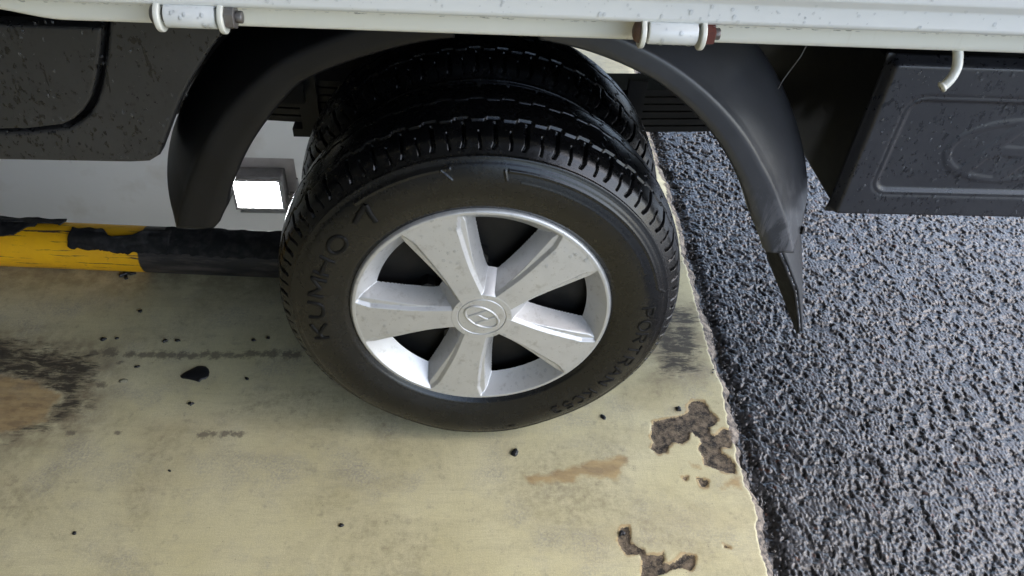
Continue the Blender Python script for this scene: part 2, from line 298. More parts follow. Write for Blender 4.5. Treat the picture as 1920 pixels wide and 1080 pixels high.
def mat_paint(name, c, c2, specks=True):
    t = NT(name); n = t.noise(5, 5, .6); base = t.mix(t.ramp(n, (.35, 0), (.7, 1)), c, c2)
    if specks: sp = t.ramp(t.vor(55), (.02, 1), (.04, 0)); base = t.mix(t.math('MULTIPLY', sp, t.ramp(t.noise(11, 3), (.5, 0), (.6, .8))), base, (.10, .06, .04))
    if specks: st = t.ramp(t.noise(1, 5, .7, t.vec((60, 4, 6))), (.62, 0), (.8, .25)); base = t.mix(st, base, (.40, .33, .20))
    t.set(color=base, rough=t.math('ADD', .22, t.math('MULTIPLY', n, .15)), spec=.5, coat=.3, coatr=.1)
    return t.m
def mat_bar():
    t = NT('yellow_black_bar_paint'); n = t.noise(20, 6, .65); sx = t.n.new('ShaderNodeSeparateXYZ'); t.t.links.new(t.tc.outputs['Object'], sx.inputs[0])
    x = t.math('ADD', sx.outputs[0], t.math('MULTIPLY', t.math('SUBTRACT', t.noise(70, 4), .5), .006))
    blk = t.ramp(t.math('FRACT', t.math('DIVIDE', t.math('ADD', x, 4.0), .66)), (0, 0), (.002, 1), (.5, 1), (.502, 0))
    yel = t.mix(t.ramp(n, (.4, 0), (.8, 1)), (.80, .42, .008), (.66, .32, .015))
    scr = t.noise(1, 6, .75, t.vec((7, 90, 150))); yel = t.mix(t.ramp(scr, (.585, 0), (.61, 1)), yel, (.055, .035, .03))
    yel = t.mix(t.ramp(t.noise(45, 6, .7), (.64, 0), (.70, .8)), yel, (.16, .08, .03))
    bk = t.mix(t.ramp(t.noise(1, 6, .7, t.vec((12, 80, 80))), (.45, 0), (.7, 1)), (.018, .017, .017), (.085, .068, .06))
    t.set(color=t.mix(blk, yel, bk), rough=t.math('ADD', .35, t.math('MULTIPLY', n, .25)), spec=.4); t.bump(t.math('ADD', scr, n), .25, .001); return t.m

M = {}
M['floor'] = mat_floor(); M['asphalt'] = mat_asphalt(); M['rubber'] = mat_rubber(); M['silver'] = mat_silver()
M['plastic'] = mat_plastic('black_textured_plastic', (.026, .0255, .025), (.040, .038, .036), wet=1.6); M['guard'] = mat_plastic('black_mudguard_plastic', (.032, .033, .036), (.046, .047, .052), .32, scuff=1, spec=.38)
M['guardl'] = mat_plastic('clean_shaded_mudguard_plastic', (.006, .006, .0065), (.012, .012, .013), .38, spec=.25)  # same plastic as the right guard, shade put into a darker colour
M['boxp'] = mat_plastic('charcoal_box_plastic', (.024, .024, .028), (.040, .040, .045), .38, wet=1)
M['gate'] = mat_paint('white_bed_paint', (.70, .71, .69), (.76, .77, .75), False); M['rail'] = mat_paint('cream_white_rail_paint', (.70, .69, .60), (.74, .73, .66))
M['grit'] = wear('grey_grit', (.05, .05, .052), (.20, .18, .16), .6, 90); M['bar'] = mat_bar(); M['dark'] = wear('dark_underbody_metal', (.004, .004, .0045), (.010, .009, .008), .6, 20, spec=.2)
M['spring'] = wear('black_spring_steel', (.006, .006, .0065), (.014, .013, .012), .45, 30, spec=.3)
M['steelw'] = wear('dark_steel_wheel', (.006, .006, .006), (.018, .015, .013), .5, 25, spec=.3)
M['bolt'] = wear('weathered_bolt_steel', (.20, .19, .185), (.10, .07, .05), .42, 60, metal=.6)
M['rust'] = wear('rusty_bolt_paint', (.11, .022, .015), (.05, .02, .012), .38, 50)
M['rubstrip'] = wear('torn_black_rubber', (.012, .012, .012), (.035, .033, .031), .7, 60, bump=.4, bscale=120, spec=.2)
M['debris'] = wear('black_rubber_crumb', (.006, .006, .007), (.014, .013, .013), .5, 120)
M['pitwall'] = wear('grey_white_pit_wall', (.74, .74, .72), (.50, .46, .38), .5, 5, bump=.1, bscale=90, lo=.52, hi=.85)
M['pitdark'] = wear('pit_floor_concrete', (.16, .155, .15), (.11, .10, .09), .7, 6)
M['niche'] = wear('grey_niche_concrete', (.42, .39, .38), (.30, .28, .27), .7, 14)
M['housing'] = wear('grey_lamp_housing', (.30, .29, .285), (.22, .21, .20), .45, 30)
M['wall'] = wear('cream_shed_wall', (.50, .49, .47), (.44, .43, .41), .7, 2)
M['roof'] = wear('grey_shed_roof', (.34, .34, .33), (.28, .28, .27), .7, 2)
t = NT('water'); tr = t.n.new('ShaderNodeBsdfTransparent'); gl = t.n.new('ShaderNodeBsdfGlossy'); gl.inputs['Roughness'].default_value = .03
tr.inputs[0].default_value = (.975, .98, .985, 1); fr = t.n.new('ShaderNodeFresnel'); fr.inputs[0].default_value = 1.22; mx = t.n.new('ShaderNodeMixShader'); m0 = t.n.new('ShaderNodeMixShader'); df = t.n.new('ShaderNodeBsdfDiffuse')
df.inputs[0].default_value = (.8, .82, .85, 1); m0.inputs[0].default_value = .05; t.lk(tr.outputs[0], m0.inputs[1]); t.lk(df.outputs[0], m0.inputs[2])  # white diffuse in the beads paints in the light they would refract
t.lk(fr.outputs[0], mx.inputs[0]); t.lk(m0.outputs[0], mx.inputs[1]); t.lk(gl.outputs[0], mx.inputs[2]); t.lk(mx.outputs[0], t.n['Material Output'].inputs[0]); M['water'] = t.m
t = NT('lamp_lens'); t.b.inputs['Emission Color'].default_value = (.93, .97, 1, 1); t.b.inputs['Emission Strength'].default_value = 26; M['lens'] = t.set(color=(.8, .8, .8), rough=.3)

# ---------------------------------------------------------------- the setting
PX0, PX1, PY0, PY1 = -7.0, .20, .485, 1.20       # inspection pit
ex = np.array([-3.5]+[e[1] for e in EDGE]+[6.0]); ev = np.array([.405]+[e[0] for e in EDGE]+[.50])
def edge_x(y):
    y = np.asarray(y, float)
    return np.interp(y, ex, ev)+.010*(vnoise(y*16, y*0, 3)-.5)+.005*(vnoise(y*70, y*0, 5)-.5)+.003*(vnoise(y*210, y*0, 6)-.5)
def floor_patch():
    nx, ny, ne = 470, 285, 9; ys = np.linspace(-.36, PY1*0+.485, ny); X, Y, E_ = [], [], []
    u = np.linspace(0, 1, nx); e = np.linspace(0, 1, ne+1)[1:]
    for y in ys:
        xe = float(edge_x(y))-.003; X.append(np.r_[-1.0+u*(xe+1.0), xe+e*(.006+.014*float(vnoise(np.array(y*33), np.array(0.), 14))+.005*float(vnoise(np.array(y*120), np.array(0.), 15)))]); Y.append(np.full(nx+ne, y)); E_.append(np.r_[np.zeros(nx), e])
    X, Y, E_ = map(np.array, (X, Y, E_)); nc = nx+ne
    chip = np.zeros_like(X); tan = np.zeros_like(X); scf = np.zeros_like(X); dot = np.zeros_like(X)
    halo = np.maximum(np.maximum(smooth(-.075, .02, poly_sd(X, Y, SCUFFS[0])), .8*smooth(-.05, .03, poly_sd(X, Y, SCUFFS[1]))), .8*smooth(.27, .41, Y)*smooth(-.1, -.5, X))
    csd = np.full_like(X, -1.0)
    for P in CHIPS: csd = np.maximum(csd, poly_sd(X, Y, P))
    chip = np.clip(.5+csd/.016, 0, 1)
    for P in TANS: tan = np.maximum(tan, np.clip(.5+poly_sd(X, Y, P)/.022, 0, 1))
    for i, P in enumerate(SCUFFS): scf = np.maximum(scf, np.clip(.5+poly_sd(X, Y, P)/(.05 if i < 2 else .015), 0, 1)*(1, 1, .5, .35, .45)[i])
    scf *= 1-.85*np.clip(.5+poly_sd(X, Y, TANS[2])/.03, 0, 1)
    for dx, dy, r in DOTS: dot = np.maximum(dot, np.clip(1.15-np.hypot((X-dx)/1.25, Y-dy)/r*.62, 0, 1))
    edge = np.clip(.15+np.where(E_ > 0, .35+E_, 0)+np.clip(1-(edge_x(Y)-X)/.022, 0, 1)*.2, 0, 1); edge[X < edge_x(Y)-.03] = 0
    z = -.0022*smooth(.46, .54, chip)-.012*E_**1.8-.0018*np.where(E_ > 0, vnoise(X*90, Y*60, 2)+vnoise(X*420, Y*420, 4), 0)
    V = [np.stack([X, Y, z], -1).reshape(-1, 3)]; F = [grid_faces(ny, nc)]
    skirt = np.stack([X[:, -1]+.002, Y[:, -1], np.full(ny, -.08)], -1); o = ny*nc; V.append(skirt)
    i = np.arange(ny-1); F.append(np.stack([i*nc+nc-1, o+i, o+i+1, (i+1)*nc+nc-1], -1)); V = np.concatenate(V); F = np.concatenate(F)
    pad = lambda a, v=0: np.r_[a.ravel(), np.full(ny, v)]
    return V, F, dict(chip=pad(chip), tan=pad(tan), scuff=pad(scf), dot=pad(dot), halo=pad(halo), edge=pad(edge, 1))
V, F, A = floor_patch()
# coarse surround of the same slab
def quad(x0, x1, y0, y1): 
    global V, F
    o = len(V); V = np.r_[V, [(x0, y0, 0), (x1, y0, 0), (x1, y1, 0), (x0, y1, 0)]]; F = np.r_[F, [(o, o+1, o+2, o+3)]]
    for k in A: A[k] = np.r_[A[k], np.zeros(4)]
quad(-9, -1.0, -.36, PY0); quad(-9, .405, -3.6, -.36); quad(-9, PX0, PY0, PY1); quad(-9, .44, PY1, 4.6)
def strip(y0, y1, x0):
    global V, F
    n = max(2, int((y1-y0)/.012)); ys = np.linspace(y0, y1, n); xe = edge_x(ys)
    if x0 is None: x0 = .44
    rows = [np.stack([np.full(n, x0), ys, 0*ys], -1), np.stack([xe-.004, ys, 0*ys], -1), np.stack([xe+.014, ys, 0*ys-.010-.004*vnoise(ys*80, ys*0, 9)], -1), np.stack([xe+.018, ys, 0*ys-.08], -1)]
    o = len(V); V = np.r_[V, np.concatenate(rows)]; i = np.arange(n-1)
    for k in range(3): F = np.r_[F, np.stack([o+k*n+i, o+(k+1)*n+i, o+(k+1)*n+i+1, o+k*n+i+1], -1)]
    for k in A: A[k] = np.r_[A[k], np.zeros(4*n)]
    A['edge'][-3*n:-2*n] = .3; A['edge'][-2*n:] = 1
strip(PY0, PY1, PX1); strip(PY1, 4.6, .44); strip(-3.6, -.36, .405)
tag(mesh_np('floor', V, F, M['floor'], smooth=True, attrs=A), 'cream painted concrete floor with scuffs and flaked patches', kind='structure')

def asphalt_patch():
    st = .0016; xs = np.arange(.385, 1.32, st); ys = np.arange(-.30, 1.55, st*1.15); X, Y = np.meshgrid(xs, ys)
    def cells(sc, s, jit=.9):
        x, y = X*sc, Y*sc; i0, j0 = np.floor(x), np.floor(y); best = np.full(X.shape, 9.0); bid = np.zeros(X.shape); b2 = np.full(X.shape, 9.0)
        for di in (-1, 0, 1):
            for dj in (-1, 0, 1):
                i, j = i0+di, j0+dj; dx = i+.5+(h2(i, j, s)-.5)*jit-x; dy = j+.5+(h2(i, j, s+1)-.5)*jit-y
                d = np.hypot(dx, dy); hid = h2(i, j, s+2); c = d < best; b2 = np.where(c, best, np.minimum(b2, d)); best = np.where(c, d, best); bid = np.where(c, hid, bid)
        return best, b2, bid
    d, d2, hid = cells(152, 1); stone = smooth(.01, .30, d2-d)*smooth(.80, .45, d)
    e, e2, eid = cells(290, 6); sm = smooth(.02, .35, e2-e)*smooth(.8, .4, e)
    hollow = smooth(.52, .66, vnoise(X*80, Y*80, 12)*.6+vnoise(X*190, Y*190, 13)*.4)*(.55+.45*vnoise(X*12, Y*12, 14))
    low = smooth(.80, .95, hid); tall = 1-low
    h = .0019*stone*(.55+.45*hid)*(1-.9*low)*(1-.6*hollow)+.0011*sm*(.3+.7*eid)*(1-.6*stone)-.0036*hollow-.0016*low
    h += .0007*(hid-.5)*stone+.0006*stone*(vnoise(X*260, Y*260, 17)-.5)+.0035*(vnoise(X*4, Y*4, 21)-.5)
    gap = X-edge_x(Y)-.018; trench = np.exp(-(gap/.014)**2)*.011*(.35+vnoise(Y*22, X*8, 30)); under = smooth(-.004, -.02, gap)
    z = -.011+h-trench-.02*under
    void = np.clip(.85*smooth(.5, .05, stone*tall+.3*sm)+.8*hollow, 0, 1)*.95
    return np.stack([X, Y, z], -1).reshape(-1, 3), grid_faces(*X.shape), dict(void=void)
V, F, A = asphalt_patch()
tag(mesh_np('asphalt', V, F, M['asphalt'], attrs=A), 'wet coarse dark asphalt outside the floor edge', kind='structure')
b = MB(); bm = b.bm
def sheet(x0, x1, y0, y1, z): bm.faces.new([bm.verts.new(c) for c in ((x0, y0, z), (x1, y0, z), (x1, y1, z), (x0, y1, z))])
sheet(1.315, 80, -80, 80, -.010); sheet(.40, 1.315, -80, -.295, -.010); sheet(.40, 1.315, 1.545, 80, -.010); sheet(-80, .40, -80, -3.6, -.03); sheet(-80, .40, 4.6, 80, -.03); sheet(-80, -9, -3.6, 4.6, -.03)
tag(b.build('ground', M['asphalt']), 'dark asphalt yard beyond the shed', kind='structure')
NX0, NX1, NZ0, NZ1 = -.725, -.535, -.455, -.252          # lamp niche in the far pit wall
b = MB(); D = -1.45
b.box((PX0, PY1, D), (NX0, PY1+.2, -.004)); b.box((NX1, PY1, D), (PX1+.0, PY1+.2, -.004)); b.box((NX0, PY1, D), (NX1, PY1+.2, NZ0)); b.box((NX0, PY1, NZ1), (NX1, PY1+.2, -.004))
b.box((PX0, PY0-.2, D), (PX1, PY0, -.004)); b.box((PX1, PY0-.2, D), (PX1+.2, PY1+.2, -.004)); b.box((PX0-.2, PY0-.2, D), (PX0, PY1+.2, -.004))
tag(b.build('pit_wall', M['pitwall']), 'grey white painted walls of the inspection pit', kind='structure')
b = MB(); b.box((NX0-.01, PY1+.045, NZ0-.01), (NX1+.01, PY1+.16, NZ1+.01)); tag(b.build('niche_wall', M['niche']), 'dark grey back of the lamp niche', kind='structure')
b = MB(); b.box((PX0, PY0-.1, D-.1), (PX1, PY1+.1, D)); tag(b.build('pit_floor', M['pitdark']), 'dark concrete bottom of the inspection pit', kind='structure')
b = MB(); b.box((-9, -3.9, 3.3), (ROOFX, 4.9, 3.45)); tag(b.build('roof', M['roof']), 'grey shed roof over the inspection bay, out of view, reach set for its shade', kind='structure')
b = MB(); b.box((-9, -3.75, -.05), (.3, -3.6, 3.3)); tag(b.build('wall_front', M['wall']), 'cream side wall of the shed behind the viewer', kind='structure')
b = MB(); b.box((-9.15, -3.75, -.05), (-9.002, 4.75, 3.3)); tag(b.build('end_light_block', M['wall']), 'unseen cream end wall, added to block light into the shed', kind='structure')  # closes the open end to darken the bay; out of view
b = MB(); b.box((-9, 4.6, -.05), (.3, 4.75, 3.3)); tag(b.build('wall_back', M['wall']), 'cream side wall of the shed beyond the truck', kind='structure')

# ---------------------------------------------------------------- pit guard bar with torn rubber
bar = empty('wheel_guard_bar', (-.60, .4135, 0)); bar.rotation_euler.z = R(-2.4)
tag(bar, 'yellow and black painted guard bar along the pit edge, left of the tyre', 'guard bar')
BR = .045
xs = np.linspace(-3, .78, 300); th = np.linspace(0, 2*math.pi, 49)[:-1]
X, T = np.meshgrid(xs, th, indexing='ij'); rr = BR+.0006*(vnoise(X*30, T*4, 3)-.5)
mesh_np('bar_pipe', np.stack([X, rr*np.cos(T), BR+rr*np.sin(T)], -1).reshape(-1, 3), grid_faces(300, 48, True), M['bar'], bar)
def torn(name, x0, x1, lo, hi, sd_, lift=.002, fold=.004):
    """a torn sheet of rubber lying over the bar; lo/hi angle limits as functions of x"""
    nx, nt_ = int((x1-x0)/.003), 36; V = []
    for x in np.linspace(x0, x1, nx):
        a0, a1 = lo(x)+.10*(vnoise(x*90, 0*x, sd_)-.5)+.05*(vnoise(x*300, 0*x, sd_+1)-.5), hi(x)+.16*(vnoise(x*60, 0*x, sd_+2)-.5)
        for k in range(nt_):
            q = k/(nt_-1); a = a0+(a1-a0)*q; r = BR+lift*(.5+vnoise(x*35, np.array(a*5.), sd_+3))+fold*max(0, vnoise(x*28, np.array(a*3.), sd_+4)-.62)*2+.004*smooth(.85, 1, q)*vnoise(x*50, np.array(1.), sd_)
            V.append((x, -r*math.cos(a), BR+r*math.sin(a)))
    o = mesh_np(name, np.array(V, float), grid_faces(nx, nt_), M['rubstrip'], bar); md = o.modifiers.new('thick', 'SOLIDIFY'); md.thickness = .0022; return o
rel = lambda x: x                                            # angle 0 faces the viewer, pi/2 is the top of the bar
torn('rubber_strip', -2.6, -.235, lambda x: .98+.5*smooth(-.28, -.235, x), lambda x: 2.2, 40)
torn('rubber_strip', -.165, .02, lambda x: .62-.10*smooth(-.165, -.05, x), lambda x: 1.45-.3*smooth(-.11, -.09, x)*smooth(-.02, -.05, x), 50, .004, .010)
torn('rubber_strip', .005, .70, lambda x: .52, lambda x: 1.75, 60)
torn('rubber_strip', -.30, -.19, lambda x: 1.62, lambda x: 2.1, 70, .003, .01)

# ---------------------------------------------------------------- lamp in the pit
lamp = empty('pit_lamp', (-.655, PY1, -.44)); tag(lamp, 'lit square work lamp set in the pit wall behind the front mudguard', 'lamp')
b = MB(); b.box((-.078, -.012, .008), (.078, .043, .126)); o = b.build('housing', M['housing'], lamp, bevel=.004)
b = MB()
for a, c in (((-.075, -.020, .010), (.075, -.0125, .0195)), ((-.075, -.020, .1145), (.075, -.0125, .124)), ((-.075, -.020, .020), (-.0665, -.0125, .114)), ((.0665, -.020, .020), (.075, -.0125, .114))): b.box(a, c)
b.build('bezel', M['housing'], lamp, bevel=.0015)
b = MB(); b.box((-.066, -.019, .0202), (.066, -.013, .1138)); b.build('lens', M['lens'], lamp, bevel=.003)
b = MB(); b.cyl((.092, .0, .055), (.104, .0, .055), .012, n=16, bev=.001); b.cyl((.086, 0, .055), (.118, 0, .055), .005, n=12); b.build('side_bolt', M['bolt'], lamp)
b = MB(); b.box((.119, -.008, .0), (.123, .043, .12)); b.build('bracket', M['housing'], lamp)

# ---------------------------------------------------------------- the truck
truck = empty('flatbed_truck', (0, 0, 0))
tag(truck, 'white flatbed truck with black mudguards and silver wheel trim, parked over the floor edge', 'truck')

# --- tyre: the whole section is one displaced grid
prof = 1.0*np.array([(.030, .168), (.012, .1735), (.004, .180), (-.001, .188), (-.006, .200), (-.0095, .213), (-.0098, .228), (-.006, .244), (-.001, .2545), (.004, .2605), (.009, .2660), (.0135, .2716), (.021, .2768), (.040, .2818), (.060, .2856), (.081, .2866)])
prof = np.r_[prof, np.stack([.162-prof[-2::-1, 0], prof[-2::-1, 1]], -1)]
def dense(P, step_fine=.0011, step_c=.0026):
    for _ in range(3):                                       # corner cutting
        Q = [P[0]]
        for a, b_ in zip(P[:-1], P[1:]): Q += [.75*a+.25*b_, .25*a+.75*b_]
        P = np.array(Q+[P[-1]])
    s = np.r_[0, np.cumsum(np.linalg.norm(np.diff(P, axis=0), axis=1))]; s -= np.interp(.0675, P[:, 0][40:-40], s[40:-40]) if False else s[-1]/2
    L = s[-1]; out = [-L]
    while out[-1] < L: out.append(out[-1]+(step_fine if abs(out[-1]) < .090 else step_c*.6 if abs(out[-1]) < .14 else step_c))
    out = np.array(out); out = out*(L/abs(out[-1])) if abs(out[-1]) > L else out
    return out, np.stack([np.interp(out, s, P[:, 0]), np.interp(out, s, P[:, 1])], -1)
S, PR = dense(prof)
tan_ = np.gradient(PR, axis=0); tan_ /= np.linalg.norm(tan_, axis=1)[:, None]; NRM = np.stack([-tan_[:, 1], tan_[:, 0]], -1)
side_y = lambda r: np.interp(r, PR[:len(PR)//2, 1], PR[:len(PR)//2, 0])
def tyre_mesh():
    NP = 46; NT_ = NP*40; th = np.arange(NT_)/NT_*2*math.pi; TH, SS = np.meshgrid(th, S); u = (TH*NP/(2*math.pi)) % 1
    rad = PR[:, 1][:, None]+0*TH; arc = .285*2*math.pi/NP           # metres per pitch
    def groove(dist, wd, ed=.0007): return 1-smooth(wd/2-ed/2, wd/2+ed, np.abs(dist))
    def zig(u, a): u = u % 1; return a*(smooth(.0, .12, u)-smooth(.5, .62, u)-.5)*2
    g = np.zeros_like(TH)
    for c, sh in ((-.0385, 0), (.003, .5), (.0385, .2)):
        zz = zig(u+sh, .0022); g = np.maximum(g, groove(SS-c-zz, .0042)*.007)
    A_ = np.abs(SS); uu = np.where(SS < 0, u, 1-u)
    off = .0030*smooth(.072, .081, A_)-.04*(A_-.06)
    lng = groove(((uu-.25+.5) % 1-.5)*arc-off, .0042)*smooth(.039, .041, A_)*(1-smooth(.0785, .0805, A_)); g = np.maximum(g, lng*.0062)
    off2 = .0012*np.sin((A_-.055)*230)
    sht = groove(((uu-.75+.5) % 1-.5)*arc-off2, .0022)*smooth(.056, .0575, A_)*(1-smooth(.080, .0815, A_)); g = np.maximum(g, sht*.0042)
    sipe = groove(((uu-.5+.5) % 1-.5)*arc-.004*np.sin(A_*300), .0010)*(A_ > .010)*(A_ < .030); g = np.maximum(g, sipe*.0025)
    d = -g
    def ridge(r0, wd, h): return h*np.exp(-((rad-r0)/wd)**2)*(np.abs(SS) > .075)
    d += ridge(.2572, .0011, .0016)+ridge(.2520, .0008, -.0009)+ridge(.2085, .0007, .0010)+ridge(.1885, .0012, .0012)+ridge(.1935, .0008, .0006)
    deg = np.degrees(TH) % 360
    def arcline(r0, a0, a1, h=.0018, wd=.0011): return h*np.exp(-((rad-r0)/wd)**2)*((deg > a0) & (deg < a1))*(SS < -.075)
    d += arcline(.2435, 14, 84)+arcline(.2300, 22, 80, .0006)+arcline(.2465, 100, 130)+arcline(.2180, 92, 176, .0006, .0006)
    for a0, r0, r1, sl in ((84, .230, .2435, 1), (14, .2435, .2535, -3), (100, .232, .2465, 3)):
        d += .0018*np.exp(-(((deg-a0-sl*(rad-r0)/(r1-r0))*math.pi/180*rad)/.0009)**2)*((rad > r0) & (rad < r1))*(SS < -.075)
    d += .00022*(np.sin(TH*720)*((rad > .222) & (rad < .235) & (SS < -.075) & (deg > 300) & (deg < 302)))
    y = PR[:, 0][:, None]+NRM[:, 0][:, None]*d; r = rad+NRM[:, 1][:, None]*d
    if NRM[len(S)//2, 1] < 0: y = PR[:, 0][:, None]-NRM[:, 0][:, None]*d; r = rad-NRM[:, 1][:, None]*d
    x, z = r*np.cos(TH), r*np.sin(TH); bl = smooth(-.20, -.265, z)*smooth(.205, .235, rad)*(1-smooth(.262, .274, rad))*smooth(.16, .04, np.abs(x)); y = y+np.sign(SS)*.0055*bl
    z = np.maximum(z, -HZ+.0006)
    return np.stack([x, y, z], -1).reshape(-1, 3), grid_faces(len(S), NT_, True)
V, F = tyre_mesh()
tyre = mesh_np('tyre', V, F, M['rubber'], truck); tyre.location = (0, 0, HZ); tyre['label'] = 'outer wet black tyre with raised lettering on its sidewall'
for yo in (.188,):
    o = obj('tyre', tyre.data, None, truck); o.location = (0, yo, HZ); o.rotation_euler = (0, R(3.3), 0); o['label'] = 'inner tyre of the pair, half hidden in the dark'
for yo in (1.47, 1.282): o = obj('tyre', tyre.data, None, truck); o.location = (0, yo, HZ); o.rotation_euler = (0, R(7), 0)  # unseen far-side tyres, added to block light under the truck
GLYPH = dict(K=[[(0, 0), (0, 1)], [(.78, 1), (.08, .46)], [(.28, .60), (.82, 0)]], U=[[(0, 1), (0, .32), (.12, .08), (.40, 0), (.68, .08), (.8, .32), (.8, 1)]], M=[[(0, 0), (0, 1), (.45, .25), (.9, 1), (.9, 0)]],
    H=[[(0, 0), (0, 1)], [(.8, 0), (.8, 1)], [(0, .5), (.8, .5)]], O=[[(.45+.45*math.cos(t), .5+.5*math.sin(t)) for t in np.linspace(0, 2*math.pi, 17)]], P=[[(0, 0), (0, 1), (.5, 1), (.74, .88), (.74, .62), (.5, .48), (0, .48)]],
    R=[[(0, 0), (0, 1), (.5, 1), (.74, .88), (.74, .64), (.5, .50), (0, .50)], [(.42, .48), (.8, 0)]], T=[[(0, 1), (.8, 1)], [(.4, 1), (.4, 0)]], A=[[(0, 0), (.42, 1), (.84, 0)], [(.15, .34), (.69, .34)]], N=[[(0, 0), (0, 1), (.8, 0), (.8, 1)]],
    C=[[(.45+.45*math.cos(t), .5+.5*math.sin(t)) for t in np.linspace(.8, 5.48, 13)]])
GLYPH['5'] = [[(.7, 1), (.1, 1), (.06, .55), (.4, .62), (.7, .45), (.7, .2), (.45, 0), (.05, .06)]]; GLYPH['3'] = [[(.05, .94), (.45, 1), (.68, .82), (.6, .58), (.3, .52), (.62, .46), (.72, .2), (.45, 0), (.03, .06)]]
def side_text(txt, a0, a1, r0, r1, rad):
    """raised letters round the sidewall, tops outward, each letter a piece of its own"""
    step = (a1-a0)/len(txt)
    for i, ch in enumerate(txt):
        parts = []
        for st in GLYPH[ch]:
            P = np.array(st); n = max(2, int(6*len(P))) if len(P) < 8 else 2*len(P); t = np.linspace(0, len(P)-1, n); P = np.stack([np.interp(t, np.arange(len(P)), P[:, k]) for k in (0, 1)], -1)
            W = []
            for x, y in P: r = r0+(r1-r0)*y; an = R(a0+step*(i+.08+.82*x)); W.append((r*math.cos(an), float(side_y(r))-.0002, r*math.sin(an)))
            parts.append(tube_np(W, rad, 8, (1, .62)))
        mesh_np('letter', *merge(parts), M['letter'], tyre)
M['letter'] = wear('raised_rubber_lettering', (.0015, .0015, .0015), (.006, .0055, .005), .6, 25, spec=.24)
side_text('KUMHO', 191, 139.5, .2145, .2350, .0030)
side_text('PORTRAN', 7, -37.5, .2200, .2375, .0020); side_text('KC53', -40.5, -61.5, .2200, .2375, .0020)
pl = lambda a, r, k=.0004: (r*math.cos(R(a)), float(side_y(r))-k, r*math.sin(R(a)))
Vv, Ff = merge([tube_np([pl(134.3, .2285), pl(131, .2335), pl(127.4, .2385)], .0040, 8, (1, .55)), tube_np([pl(127.4, .2385), pl(128.2, .226), pl(128.9, .213)], .0040, 8, (1, .55))])
mesh_np('sidewall_mark', Vv, Ff, M['letter'], tyre)

# --- steel wheel behind the trim
b = MB(); b.cyl((0, .048, 0), (0, .060, 0), .168, n=48); b.cyl((0, .012, 0), (0, .05, 0), .05, .062, n=32, bev=.004)
for k in range(5):
    a = R(20+72*k); b.cyl((.078*math.cos(a), .028, .078*math.sin(a)), (.078*math.cos(a), .05, .078*math.sin(a)), .011, n=6)
o = b.build('steel_wheel', M['steelw'], truck, smooth=True); o.location = (0, 0, HZ)
b = MB(); b.cyl((0, .04, 0), (0, .33, 0), .174, n=64); o = b.build('wheel_rim', M['steelw'], truck, smooth=True); o.location = (0, .0225, HZ)

# --- wheel trim: five spokes sharing one mesh
HB = -.0270
def Hf(r, ph):
    s, a = r*np.cos(ph), np.abs(r*np.sin(ph)); Hs = .0045*(1-(r/.18)**2)
    wf = np.interp(s, [.03, .04, .08, .10, .12, .15, .165, .18], [.0150, .0155, .0178, .0202, .0234, .0285, .036, .046]); l = .0078*np.clip((s-.062)/.085, 0, 1)*(1-smooth(.150, .172, s)); c = .0044
    d = a-wf; sp = Hs-np.clip(d, 0, c)*1.05-np.clip(d-c, 0, 1)*0-np.clip(d-c, 0, l+1e-6)*.10-np.maximum(d-c-l, 0)*2.3
    q = np.maximum(.1735-r, 0); rim = Hs-.0-(1.35*q-6*q*q)
    hub = Hs-1.35*np.maximum(r-.0415, 0)-.0*r
    k = .0011
    def smx(p, q_): h = np.clip(.5+.5*(p-q_)/k, 0, 1); return q_*(1-h)+p*h+k*h*(1-h)
    H = smx(smx(sp, rim), hub)
    return H-.0085*np.clip((r-.1765)/.0055, 0, 1)**2
nr_, nph = 210, 250
rs = np.linspace(.0345, .182, nr_); phs = np.linspace(-R(36), R(36), nph); PH, RR = np.meshgrid(phs, rs)
H = Hf(RR, PH); Fq = grid_faces(nr_, nph); keep = (H.ravel()[Fq] > HB-.001).any(1)
V = np.stack([RR*np.cos(PH), -np.maximum(H, HB-.002), RR*np.sin(PH)], -1).reshape(-1, 3)
used = np.unique(Fq[keep]); mp = np.full(len(V), -1); mp[used] = np.arange(len(used)); V = V[used]; Fq = mp[Fq[keep]]
trim = empty('hub_cap', (0, 0, HZ)); trim.parent = truck
# centre disc with its thin groove is the mesh of the cap itself
rs2 = np.r_[np.linspace(.0004, .030, 20), np.linspace(.0302, .0346, 16)]; th = np.linspace(0, 2*math.pi, 97)[:-1]; T, RR2 = np.meshgrid(th, rs2)
Hc = .0045*(1-(RR2/.18)**2)-.0011*np.exp(-((RR2-.0332)/.0006)**2)
sp0 = mesh_np('spoke', V, Fq, M['silver'], trim); SPK = (42, 114, 186, 258, 330)
for k, a in enumerate(SPK):
    o = sp0 if k == 0 else obj('spoke', sp0.data, None, trim); o.rotation_euler = (0, -R(a), 0)
mesh_np('centre_disc', np.stack([RR2*np.cos(T), -Hc, RR2*np.sin(T)], -1).reshape(-1, 3), grid_faces(len(rs2), 96, True), M['silver'], trim)
def emblem_paths(a, b_):
    """oval and slanted letter H as centre lines in its own plane"""
    oval = [(a*math.cos(t), b_*math.sin(t)) for t in np.linspace(0, 2*math.pi, 65)[:-1]]
    l = [(-.60*a, -.70*b_), (-.50*a, -.45*b_), (-.36*a, .0), (-.16*a, .55*b_), (-.04*a, .86*b_)]; r = [(-x, -y) for x, y in l][::-1]
    bar_ = [(-.36*a, -.10*b_), (-.12*a, .02*b_), (.12*a, -.02*b_), (.36*a, .10*b_)]
    return oval, l, r, bar_
def curve_pts(P, n=14):
    P = np.array(P); t = np.linspace(0, len(P)-1, n); return np.stack([np.interp(t, np.arange(len(P)), P[:, k]) for k in (0, 1)], -1)
